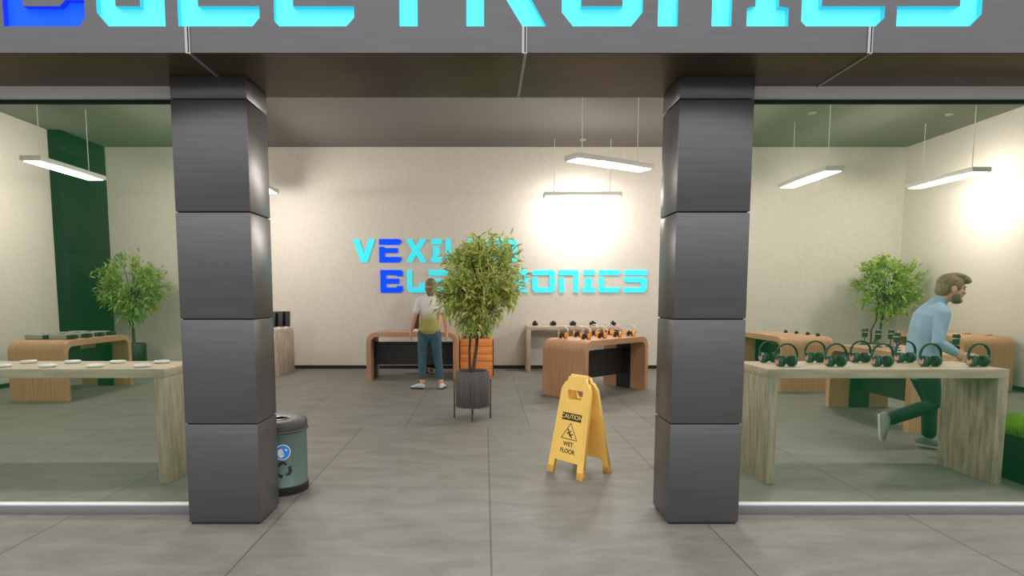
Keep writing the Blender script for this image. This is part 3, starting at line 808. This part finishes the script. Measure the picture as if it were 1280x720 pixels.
def tree(label, x, y, crown_c, crown_r, seed, lm='leaf', nb=95, leaf=.10, lean=.05, pot_s=1.0, pm='pot', skew=0.0, narrow=.45):
    rnd = random.Random(seed)
    r = thing('potted_tree', label, 'tree', (x, y, 0), 0)
    s = pot_s
    # ribbed pot held in a four-legged stand
    bm = bm_new()
    seg = 72; prof = [(.0, .145), (.19, .145), (.197, .152), (.197, .562), (.19, .57), (.176, .566), (.172, .52), (.0, .515)]
    rings = []
    for q, z in prof:
        rings.append([bm.verts.new(((q - (.003 if k % 2 and q > .18 else 0)) * s * math.cos(2 * PI * k / seg), (q - (.003 if k % 2 and q > .18 else 0)) * s * math.sin(2 * PI * k / seg), z * s)) for k in range(seg)] if q > 0 else None)
    c0 = bm.verts.new((0, 0, prof[0][1] * s)); c1 = bm.verts.new((0, 0, prof[-1][1] * s))
    for a, b in zip(rings, rings[1:]):
        if a and b:
            for k in range(seg): bm.faces.new((a[k], a[(k + 1) % seg], b[(k + 1) % seg], b[k]))
    for k in range(seg):
        bm.faces.new((c0, rings[1][(k + 1) % seg], rings[1][k])); bm.faces.new((c1, rings[-2][k], rings[-2][(k + 1) % seg]))
    finish('pot', bm, pm, r, smooth=50)
    bm = bm_new(); lathe(bm, [(.17 * s, .51 * s), (.168 * s, .53 * s), (.09 * s, .54 * s), (.02 * s, .545 * s)], 32); finish('soil', bm, 'soil', r)
    st = []
    bm = bm_new()
    tube(bm, [((.204) * s * math.cos(2 * PI * k / 40), .204 * s * math.sin(2 * PI * k / 40), .152 * s) for k in range(41)], .007 * s, 6)
    tube(bm, [(-.2 * s, 0, .142 * s), (.2 * s, 0, .142 * s)], .006 * s, 6); tube(bm, [(0, -.2 * s, .142 * s), (0, .2 * s, .142 * s)], .006 * s, 6)
    fr = finish('plant_stand', bm, 'stand', r)
    for k in range(4):
        a = k * PI / 2
        bm = bm_new(); cx, cy = .215 * s * math.cos(a), .215 * s * math.sin(a)
        box(bm, cx - .009 * s, cx + .009 * s, cy - .009 * s, cy + .009 * s, 0, .47 * s, .002); finish('stand_leg', bm, 'stand', fr)
    cc = Vector(crown_c); cr = Vector(crown_r)
    base = Vector((0, 0, .52 * s))
    bm = bm_new()
    low = Vector((cc.x, cc.y, cc.z - cr.z * .75))
    mid = Vector((lean, 0, (base.z + low.z) / 2 + .02))
    tube(bm, [base, base.lerp(mid, .5), mid, mid.lerp(cc, .5), cc], [.024, .022, .020, .016, .009], 9)
    b2 = Vector((-.03, .02, base.z)); e2 = low + Vector((-.12, .02, .15))
    tube(bm, [b2, b2 + Vector((-.005, 0, .3)), e2.lerp(b2, .4), e2, e2 + Vector((-.08, 0, .3))], [.017, .015, .013, .011, .006], 8)
    ends = []
    i = 0
    while len(ends) < nb:
        v = Vector((rnd.uniform(-1, 1), rnd.uniform(-1, 1), rnd.uniform(-1, 1)))
        l = v.length
        if l > 1 or l < .35: continue
        # lower crown narrower than the top
        k = 1.0 if v.z > -.1 else 1.0 - narrow * (-v.z - .1)
        if v.z > .2: k *= 1 - .22 * (v.z - .2) * (narrow < .4)
        ends.append(cc + Vector((v.x * cr.x * k + skew * v.z, v.y * cr.y * k, v.z * cr.z)))
    for e in ends:
        st_ = cc + Vector((0, 0, -cr.z * .7)) + (cc - low) * rnd.uniform(0, .7)
        m = st_.lerp(e, .5) + Vector((0, 0, .05))
        tube(bm, [st_, m, e], [.006, .0045, .002], 4, caps=False)
    finish('trunk', bm, 'bark', r)
    bm = bm_new()
    for e in ends:
        out = (e - cc).normalized()
        for k in range(rnd.randint(24, 34)):
            t = rnd.uniform(0, .55)
            p = e.lerp(cc, t * .6) + Vector((rnd.gauss(0, .035), rnd.gauss(0, .035), rnd.gauss(0, .04)))
            d = out * rnd.uniform(.2, 1) + Vector((rnd.gauss(0, .6), rnd.gauss(0, .6), rnd.gauss(0.05, .55)))
            L = leaf * rnd.uniform(.65, 1.15)
            leaf_verts(bm, p, d, L, L * rnd.uniform(.11, .16), Vector((rnd.gauss(0, .6), rnd.gauss(0, .6), 1)))
    o = finish('foliage', bm, lm, r, smooth=0, recalc=False)
    return r
tree('olive leaved potted tree standing alone in the middle of the shop', -.147, 7.06, (.105, 0, 1.60), (.56, .50, .60), 3, nb=200, leaf=.11, lean=.05, skew=.11, narrow=.3)
tree('potted tree by the dark corner column on the left, behind the projector table', -6.56, 11.2, (0.0, 0, 1.60), (.70, .40, .66), 7, 'leaf_bright', nb=105, leaf=.12, lean=.0, pm='planter_dark')  # pot darker than the middle one: the dimmer light is put into its colour
tree('potted tree in the back right corner, left of the running man', 7.27, 11.2, (.17, -.05, 1.62), (.70, .42, .66), 11, 'leaf_bright', nb=110, leaf=.12, lean=.12, pm='planter_dark')  # dim light painted into the dark pot here too

def orange_planter():
    x0, x1, y0, y1, h = -.46, .158, 10.75, 11.35, .69
    cx, cy = (x0 + x1) / 2, (y0 + y1) / 2; w = (x1 - x0) / 2
    r = thing('slatted_planter', 'orange slatted wooden planter with leafy plant behind the middle tree', 'planter', (cx, cy, 0))
    bm = bm_new(); box(bm, -w + .015, w - .015, -w + .015, w - .015, 0, h - .06); finish('inner_box', bm, 'orange_dark', r, smooth=0)
    n = 5; sh = (h - .0) / n
    for i in range(n):
        bm = bm_new()
        z0, z1 = i * sh + .004, (i + 1) * sh - .004
        for s in (-1, 1):
            a, b = sorted((s * w, s * (w - .022)))
            box(bm, -w, w, a, b, z0, z1, .003); box(bm, a, b, -w, w, z0, z1, .003)
        finish('slat', bm, 'orange', r)
    for sx in (-1, 1):
        for sy in (-1, 1):
            bm = bm_new(); a, b = sorted((sx * (w - .022), sx * (w - .06))); c, d = sorted((sy * (w - .022), sy * (w - .06)))
            box(bm, a, b, c, d, 0, h + .055, .004); finish('corner_post', bm, 'pale_post', r)
    bm = bm_new(); box(bm, -w + .02, w - .02, -w + .02, w - .02, h - .1, h - .04); finish('soil', bm, 'soil', r, smooth=0)
    bm = bm_new(); rnd = random.Random(5)
    for k in range(420):
        a = rnd.uniform(0, 2 * PI); q = rnd.uniform(0, .24)
        p = Vector((q * math.cos(a), q * math.sin(a), h - .04 + rnd.uniform(0, .2)))
        d = Vector((math.cos(a) * .6, math.sin(a) * .6, rnd.uniform(.5, 1.3)))
        leaf_verts(bm, p, d, rnd.uniform(.12, .22), rnd.uniform(.014, .024), Vector((-math.cos(a), -math.sin(a), .6)))
    finish('foliage', bm, 'fern', r, smooth=0, recalc=False)
orange_planter()

def grass_planter():
    x0, x1, y0, y1, h = 4.14, 4.60, 4.12, 5.30, .36
    r = thing('grass_planter', 'dark planter box of bright green grass at the right end of the headphone table', 'planter', ((x0 + x1) / 2, (y0 + y1) / 2, 0))
    w, d = (x1 - x0) / 2, (y1 - y0) / 2
    bm = bm_new()
    box(bm, -w, -w + .02, -d, d, 0.02, h, .004); box(bm, w - .02, w, -d, d, 0.02, h, .004)
    box(bm, -w + .02, w - .02, -d, -d + .02, 0.02, h, .004); box(bm, -w + .02, w - .02, d - .02, d, 0.02, h, .004); finish('box_wall', bm, 'planter_dark', r)
    bm = bm_new(); box(bm, -w + .012, w - .012, -d + .012, d - .012, 0, .03); finish('plinth', bm, 'panel', r, smooth=0)
    bm = bm_new(); box(bm, -w + .02, w - .02, -d + .02, d - .02, .03, h - .03); finish('soil', bm, 'soil', r, smooth=0)
    bm = bm_new(); rnd = random.Random(2)
    for k in range(5200):
        p = Vector((rnd.uniform(-w + .02, w - .02), rnd.uniform(-d + .02, d - .02), h - .04))
        t = Vector((rnd.uniform(-.03, .03), rnd.uniform(-.03, .03), rnd.uniform(.10, .17)))
        s = Vector((rnd.uniform(-1, 1), rnd.uniform(-1, 1), 0)).normalized() * .0035
        a = bm.verts.new(p - s); b = bm.verts.new(p + s); m = bm.verts.new(p + t * .6 + s * .8); n = bm.verts.new(p + t * .6 - s * .8); e = bm.verts.new(p + t + Vector((t.x, t.y, 0)))
        bm.faces.new((a, b, m, n)); bm.faces.new((n, m, e))
    o = finish('grass', bm, 'grass', r, smooth=0, recalc=False); o['kind'] = 'stuff'
grass_planter()

# ---------------------------------------------------------------- people
def V3(*a): return Vector(a)

def hand(bm, wrist, d, palm_n, side, curl=25, s=1.0):
    """d: direction of the forearm into the hand; palm_n: direction the palm faces; side: where the thumb leaves"""
    d = d.normalized(); palm_n = (palm_n - d * palm_n.dot(d)).normalized(); th = d.cross(palm_n).normalized()
    if th.dot(side) < 0: th = -th
    # palm
    c = [wrist, wrist + d * .03 * s, wrist + d * .085 * s]
    tube(bm, c, [(.024 * s, .016 * s), (.036 * s, .015 * s), (.040 * s, .013 * s)], 12, round_caps=True, side=th)
    root = wrist + d * .085 * s
    for k, (off, L) in enumerate(((.029, .070), (.010, .078), (-.010, .073), (-.028, .058))):
        p = root + th * off * s; pts = [p - d * .02 * s, p]
        a = 0; cur = p
        for j, f in enumerate((.45, .32, .23)):
            a += R(curl * (1, 1.2, .8)[j] * (.85 + .12 * k))
            dd = (d * math.cos(a) + palm_n * math.sin(a)).normalized()
            cur = cur + dd * L * f * s; pts.append(cur)
        tube(bm, pts, [.0095 * s, .0093 * s, .0088 * s, .0080 * s, .0068 * s], 8, round_caps=True)
    p = wrist + d * .028 * s + th * .026 * s
    dd = (d * .75 + th * .62 + palm_n * .25).normalized()
    d2 = (d * .92 + th * .22 + palm_n * .35).normalized()
    tube(bm, [p - dd * .015 * s, p + dd * .032 * s, p + dd * .032 * s + d2 * .028 * s, p + dd * .032 * s + d2 * .048 * s], [.013 * s, .011 * s, .0098 * s, .0078 * s], 8, round_caps=True)

def head(bm, c, f, up, s=1.0):
    """c: centre of the skull, f: facing direction"""
    f = f.normalized(); up = (up - f * up.dot(f)).normalized(); x = f.cross(up).normalized()
    B = Matrix((( x.x, f.x, up.x, 0), (x.y, f.y, up.y, 0), (x.z, f.z, up.z, 0), (0, 0, 0, 1)))
    def P(a, b, cc): return c + (x * a + f * b + up * cc) * s
    ball(bm, P(0, -.008, .025), .076 * s, .096 * s, .088 * s, 20, B)        # skull
    ball(bm, P(0, .022, -.035), .062 * s, .070 * s, .078 * s, 18, B)        # face
    ball(bm, P(0, .048, -.088), .036 * s, .036 * s, .030 * s, 14, B)        # chin
    ball(bm, P(0, .086, .018), .05 * s, .014 * s, .013 * s, 12, B)          # brow
    ball(bm, P(0, .100, -.028), .013 * s, .020 * s, .015 * s, 12, B)        # nose tip
    tube(bm, [P(0, .088, .012), P(0, .103, -.024)], [.008 * s, .011 * s], 8, round_caps=True)
    ball(bm, P(0, .083, -.062), .024 * s, .012 * s, .006 * s, 12, B)        # upper lip
    ball(bm, P(0, .081, -.072), .021 * s, .012 * s, .006 * s, 12, B)
    for k in (-1, 1):
        ball(bm, P(k * .038, .066, -.022), .020 * s, .020 * s, .022 * s, 12, B)   # cheek
        ball(bm, P(k * .078, -.008, -.012), .010 * s, .020 * s, .032 * s, 12, B)  # ear
    return P, B

def face_bits(P, B, s, parent):
    for k in (-1, 1):
        bm = bm_new(); ball(bm, P(k * .031, .083, -.004), .011 * s, .008 * s, .007 * s, 12, B)
        finish('eye', bm, 'eye', parent)

def shoe(parent, ankle, heel, toe, up, m, sole_m, s=1.0):
    f = (toe - heel); L = f.length; f.normalize(); up = (up - f * up.dot(f)).normalized(); side = f.cross(up)
    bm = bm_new()
    q = lambda a, h: heel + f * (L * a) + up * h
    tube(bm, [q(.02, .045), q(.2, .05), q(.45, .048), q(.7, .034), q(.92, .026)], [(.032 * s, .038 * s), (.037 * s, .045 * s), (.040 * s, .040 * s), (.044 * s, .027 * s), (.034 * s, .018 * s)], 14, round_caps=True, side=side)
    tube(bm, [q(.18, .05), ankle.lerp(q(.18, .05), .25)], [(.04 * s, .045 * s), (.036 * s, .040 * s)], 14, round_caps=True)
    o = mesh_obj('shoe', remesh(bm, .007, 3), m, parent)
    bm = bm_new()
    outl = [(-.02, .0), (.0, .026), (.2, .036), (.45, .038), (.72, .046), (.92, .036), (1.02, .012), (1.02, -.012), (.92, -.036), (.72, -.046), (.45, -.038), (.2, -.036), (.0, -.026)]
    a = [bm.verts.new(heel + f * (L * u) + side * (w * s) + up * .002) for u, w in outl]; b = [bm.verts.new(v.co + up * .02) for v in a]
    n = len(a); bm.faces.new(a); bm.faces.new(b[::-1])
    for i in range(n): bm.faces.new((a[i], a[(i + 1) % n], b[(i + 1) % n], b[i]))
    finish('sole', bm, sole_m, o)
    return o

def person(name, label, J, style):
    """J: joints in world space (z from the floor)"""
    base = J['base']
    r = thing(name, label, 'person', base)
    J = {k: (v - base if isinstance(v, Vector) and k not in ('face', 'across', 'palm_l', 'palm_r', 'bulge', 'up', 'shoe_up_l', 'shoe_up_r') else v) for k, v in J.items()}
    ac = J['across'].normalized(); fem = style['fem']; k_ = .92 if fem else 1.0
    def limb(bm, pts, rad, grow=0): tube(bm, pts, [q + grow for q in rad], 14, round_caps=True)
    def torso(bm, grow=0, low=True):
        last = (.15, .105)
        pel, nk = J['pelvis'], J['neck']
        sp = nk - pel
        pts, rs = [], []
        prof_f = [(-.14, .142, .105), (0.0, .156, .118), (.18, .138, .103), (.38, .115, .090), (.58, .128, .100), (.78, .150, .102), (.92, .128, .08), (1.0, .068, .058)]
        prof_m = [(-.14, .150, .105), (0.0, .160, .115), (.18, .155, .110), (.38, .150, .108), (.58, .168, .118), (.78, .190, .118), (.92, .150, .09), (1.0, .075, .065)]
        for t, a, b in (prof_f if fem else prof_m):
            if not low and t < style['hem']:
                last = (a, b); continue
            if not low and not pts:
                pts.append(pel + sp * style['hem'] + J['bulge'] * 0); rs.append((max(last[0], .150 if fem else .166) + grow + .006, max(last[1], .118) + grow + .006))
            pts.append(pel + sp * t + J['bulge'] * math.sin(max(0, t) * PI)); rs.append((a + grow, b + grow))
        tube(bm, pts, rs, 20, round_caps=True, side=ac)
    def arm(bm, s, grow=0, t_end=2.0):
        sh, el, wr = J['sh_' + s], J['el_' + s], J['wr_' + s]
        if t_end >= 2: pts = [sh, sh.lerp(el, .35), el, el.lerp(wr, .3), wr]; rad = [.056 * k_, .048 * k_, .040 * k_, .041 * k_, .026 * k_]
        elif t_end > 1: pts = [sh, sh.lerp(el, .35), el, el.lerp(wr, .3), el.lerp(wr, t_end - 1)]; rad = [.056 * k_, .048 * k_, .040 * k_, .041 * k_, .03 * k_]
        else: pts = [sh, sh.lerp(el, t_end * .5), sh.lerp(el, t_end)]; rad = [.058 * k_, .052 * k_, .050 * k_]
        limb(bm, pts, rad, grow)
        nk = J['neck']; limb(bm, [sh, sh.lerp(nk, .55)], [.056 * k_, .052 * k_], grow)
    def leg(bm, s, grow=0, t_end=2.0, cuff=0):
        hp, kn, an = J['hip_' + s], J['kn_' + s], J['an_' + s]
        rad = [.088, .076, .056, .055, .040]
        e = kn.lerp(an, t_end - 1)
        limb(bm, [hp, hp.lerp(kn, .45), kn, kn.lerp(an, .28), e], [q + (cuff if i == 4 else 0) for i, q in enumerate(rad)], grow)
    # ---- body, one continuous surface
    bm = bm_new(); torso(bm)
    for s in 'lr':
        arm(bm, s); leg(bm, s)
        hand(bm, J['wr_' + s], J['wr_' + s] - J['el_' + s], J['palm_' + s], J['face'], style['curl'], .95 if fem else 1.05)
        an = J['an_' + s]; hl, to = J['heel_' + s], J['toe_' + s]
        su = J.get('shoe_up_' + s); su = Vector((0, 0, 1)) if su is None else su.normalized()
        tube(bm, [an, hl.lerp(to, .28) + su * .05, hl.lerp(to, .72) + su * .036], [.034, .026, .015], 10, round_caps=True)
    tube(bm, [J['neck'] - Vector((0, 0, .03)), J['neck'].lerp(J['head'], .6)], [.056 * k_, .052 * k_], 14, round_caps=True)
    P, B = head(bm, J['head'], J['face'], J['up'] if 'up' in J else V3(0, 0, 1), style['hs'])
    body = mesh_obj('body', remesh(bm, .0065, 3), 'skin', r)
    face_bits(P, B, style['hs'], r)
    # ---- hair
    s = style['hs']
    bm = bm_new()
    for a in style['hair']: ball(bm, P(*a[0]), a[1][0] * s, a[1][1] * s, a[1][2] * s, 16, B)
    mesh_obj('hair', remesh(bm, .008, 2), style['hair_m'], r)
    if style.get('beard'):
        bm = bm_new()
        for a in style['beard']: ball(bm, P(*a[0]), a[1][0] * s, a[1][1] * s, a[1][2] * s, 14, B)
        mesh_obj('beard', remesh(bm, .006, 2), 'beard', r)
    # ---- clothes
    bm = bm_new(); torso(bm, .012, low=False)
    for q in 'lr': arm(bm, q, .010, style['sleeve'])
    tube(bm, [J['neck'] - (J['neck'] - J['pelvis']).normalized() * .06, J['neck'] + (J['head'] - J['neck']) * style.get('collar', .05)], [.075, .062], 14, round_caps=True)
    mesh_obj('shirt', remesh(bm, .008, 4), style['shirt'], r)
    bm = bm_new()
    pel = J['pelvis']; sp = (J['neck'] - pel)
    tube(bm, [pel - sp * .16, pel - sp * .05, pel + sp * .06], [(.142 if fem else .150, .112), (.152 if fem else .164, .118), (.138 if fem else .150, .102)], 20, round_caps=True, side=ac)
    for q in 'lr': leg(bm, q, .012, style['trouser_end'], style.get('cuff', 0))
    mesh_obj('trousers', remesh(bm, .008, 4), style['trousers'], r)
    for q in 'lr':
        upv = J.get('shoe_up_' + q)
        upv = upv if upv is not None else V3(0, 0, 1)
        sh_ = shoe(r, J['an_' + q], J['heel_' + q], J['toe_' + q], upv, style['shoe'], style['sole'], .92 if fem else 1.0)
        if style.get('toe_cap'):
            f = (J['toe_' + q] - J['heel_' + q]); c = J['heel_' + q] + f * .88 + V3(0, 0, .03)
            bm = bm_new(); ball(bm, c, .042, .042, .026, 14); finish('toe_cap', bm, style['toe_cap'], sh_)
    return r

# woman seen from behind
cx, cy = -.86, 9.30
person('person', 'woman seen from behind in a white to olive T-shirt and teal jeans', dict(
    base=V3(cx, cy, 0), pelvis=V3(cx + .0, cy, .93), neck=V3(cx + .015, cy, 1.435), head=V3(cx + .03, cy + .02, 1.60), bulge=V3(0, -.01, 0),
    face=V3(.05, 1, -.08), across=V3(1, 0, 0), palm_l=V3(1, .3, 0), palm_r=V3(-1, .3, 0),
    sh_l=V3(cx - .15, cy, 1.375), el_l=V3(cx - .232, cy - .02, 1.115), wr_l=V3(cx - .285, cy + .04, .905),
    sh_r=V3(cx + .172, cy, 1.375), el_r=V3(cx + .25, cy - .02, 1.115), wr_r=V3(cx + .265, cy + .03, .905),
    hip_l=V3(cx - .085, cy, .87), kn_l=V3(cx - .115, cy + .02, .49), an_l=V3(cx - .115, cy, .10), heel_l=V3(cx - .095, cy - .02, .0), toe_l=V3(cx - .30, cy + .06, .0),
    hip_r=V3(cx + .085, cy, .87), kn_r=V3(cx + .125, cy + .02, .49), an_r=V3(cx + .175, cy, .10), heel_r=V3(cx + .175, cy - .05, .0), toe_r=V3(cx + .225, cy + .18, .0)),
    dict(fem=True, hs=1.02, hem=.02, sleeve=.62, trouser_end=1.80, curl=16, shirt='dip', trousers='jeans', shoe='shoe_f', sole='sole_b', hair_m='hair_f', collar=.02,
         hair=[((0, -.018, .035), (.086, .100, .090)), ((0, -.055, -.03), (.078, .058, .085)), ((0, -.06, -.10), (.062, .042, .07)), ((-.07, .0, .0), (.022, .05, .07)), ((.07, .0, .0), (.022, .05, .07))]))

# assistant behind the table, almost wholly hidden by the woman
sx, sy = -1.04, 11.33
person('person', 'shop assistant behind the table, only dark trouser ends and brown shoes showing', dict(
    base=V3(sx, sy, 0), pelvis=V3(sx, sy, .93), neck=V3(sx, sy, 1.42), head=V3(sx, sy - .02, 1.585), bulge=V3(0, .01, 0),
    face=V3(0, -1, -.05), across=V3(1, 0, 0), palm_l=V3(1, 0, 0), palm_r=V3(-1, 0, 0),
    sh_l=V3(sx - .16, sy, 1.36), el_l=V3(sx - .19, sy + .02, 1.10), wr_l=V3(sx - .18, sy - .06, .87),
    sh_r=V3(sx + .16, sy, 1.36), el_r=V3(sx + .19, sy + .02, 1.10), wr_r=V3(sx + .18, sy - .06, .87),
    hip_l=V3(sx - .075, sy, .87), kn_l=V3(sx - .07, sy - .02, .49), an_l=V3(sx - .065, sy, .10), heel_l=V3(sx - .065, sy + .06, 0), toe_l=V3(sx - .075, sy - .17, 0),
    hip_r=V3(sx + .075, sy, .87), kn_r=V3(sx + .07, sy - .06, .49), an_r=V3(sx + .035, sy - .14, .10), heel_r=V3(sx + .03, sy - .07, 0), toe_r=V3(sx + .045, sy - .30, 0)),
    dict(fem=True, hs=1.0, hem=.02, sleeve=.62, trouser_end=1.9, curl=14, shirt='dark_shirt', trousers='dark_trousers', shoe='boot', sole='sole_b', hair_m='hair_m', toe_cap='boot_tip',
         hair=[((0, -.018, .035), (.086, .100, .090)), ((0, -.045, -.02), (.08, .06, .07))]))

# man hurrying past behind the headphone table
fd = V3(.97, -.24, 0)
person('person', 'bearded man in a light blue shirt and dark trousers running to the right', dict(
    base=V3(4.2, 5.62, 0), pelvis=V3(4.14, 5.66, .85), neck=V3(4.215, 5.61, 1.37), head=V3(4.315, 5.58, 1.52), bulge=V3(-.03, .005, 0),
    face=V3(.98, -.20, -.12), across=V3(.22, .97, 0), palm_l=V3(.2, -1, 0), palm_r=V3(.2, 1, -.2), up=V3(.18, 0, 1),
    sh_r=V3(4.15, 5.445, 1.285), el_r=V3(4.09, 5.40, 1.03), wr_r=V3(4.245, 5.40, .945),
    sh_l=V3(4.24, 5.80, 1.29), el_l=V3(4.215, 5.90, 1.05), wr_l=V3(4.24, 5.90, .84),
    hip_r=V3(4.135, 5.58, .80), kn_r=V3(4.20, 5.55, .44), an_r=V3(3.815, 5.60, .285), heel_r=V3(3.725, 5.60, .335), toe_r=V3(3.745, 5.58, .085), shoe_up_r=V3(.6, -.8, .1),
    hip_l=V3(4.15, 5.74, .80), kn_l=V3(4.275, 5.70, .46), an_l=V3(4.245, 5.64, .125), heel_l=V3(4.175, 5.69, .02), toe_l=V3(4.385, 5.53, .0)),
    dict(fem=False, hs=1.10, hem=-.13, sleeve=1.97, trouser_end=1.93, cuff=.010, curl=38, shirt='shirt', trousers='trousers', shoe='shoe_m', sole='sole', hair_m='hair_m', collar=.22,
         hair=[((0, -.015, .045), (.086, .102, .082)), ((0, -.06, -.01), (.078, .058, .07)), ((0, .07, .085), (.062, .055, .036)), ((.02, .10, .07), (.045, .025, .024)), ((0, .02, .105), (.07, .08, .03)),
               ((-.074, .015, .02), (.014, .03, .045)), ((.074, .015, .02), (.014, .03, .045))],
         beard=[((0, .056, -.098), (.042, .042, .027)), ((-.046, .026, -.068), (.018, .036, .042)), ((.046, .026, -.068), (.018, .036, .042)), ((0, .090, -.054), (.028, .012, .006))]))

# ---------------------------------------------------------------- light and world
w = bpy.data.worlds.new('mall'); bpy.context.scene.world = w; w.use_nodes = True
nt = w.node_tree; bg = nt.nodes['Background']
tc = nt.nodes.new('ShaderNodeTexCoord'); sp = nt.nodes.new('ShaderNodeSeparateXYZ'); rp = nt.nodes.new('ShaderNodeValToRGB'); mr = nt.nodes.new('ShaderNodeMapRange')
nt.links.new(tc.outputs['Generated'], sp.inputs[0]); nt.links.new(sp.outputs[2], mr.inputs[0]); mr.inputs[1].default_value = -1; mr.inputs[2].default_value = 1
nt.links.new(mr.outputs[0], rp.inputs[0]); nt.links.new(rp.outputs[0], bg.inputs['Color'])
e = rp.color_ramp.elements
e[0].position = .45; e[0].color = (.20, .195, .195, 1); e[1].position = .85; e[1].color = (1.55, 1.56, 1.58, 1)
bg.inputs['Strength'].default_value = 1.5

sc = bpy.context.scene
sc.view_settings.view_transform = 'Standard'; sc.view_settings.look = 'None'; sc.view_settings.gamma = 1; sc.view_settings.use_curve_mapping = False
sc.view_settings.exposure = 0.0
sc.cycles.use_denoising = True
sc.cycles.sample_clamp_indirect = 4.0
sc.cycles.max_bounces = 8
sc.cycles.transparent_max_bounces = 16
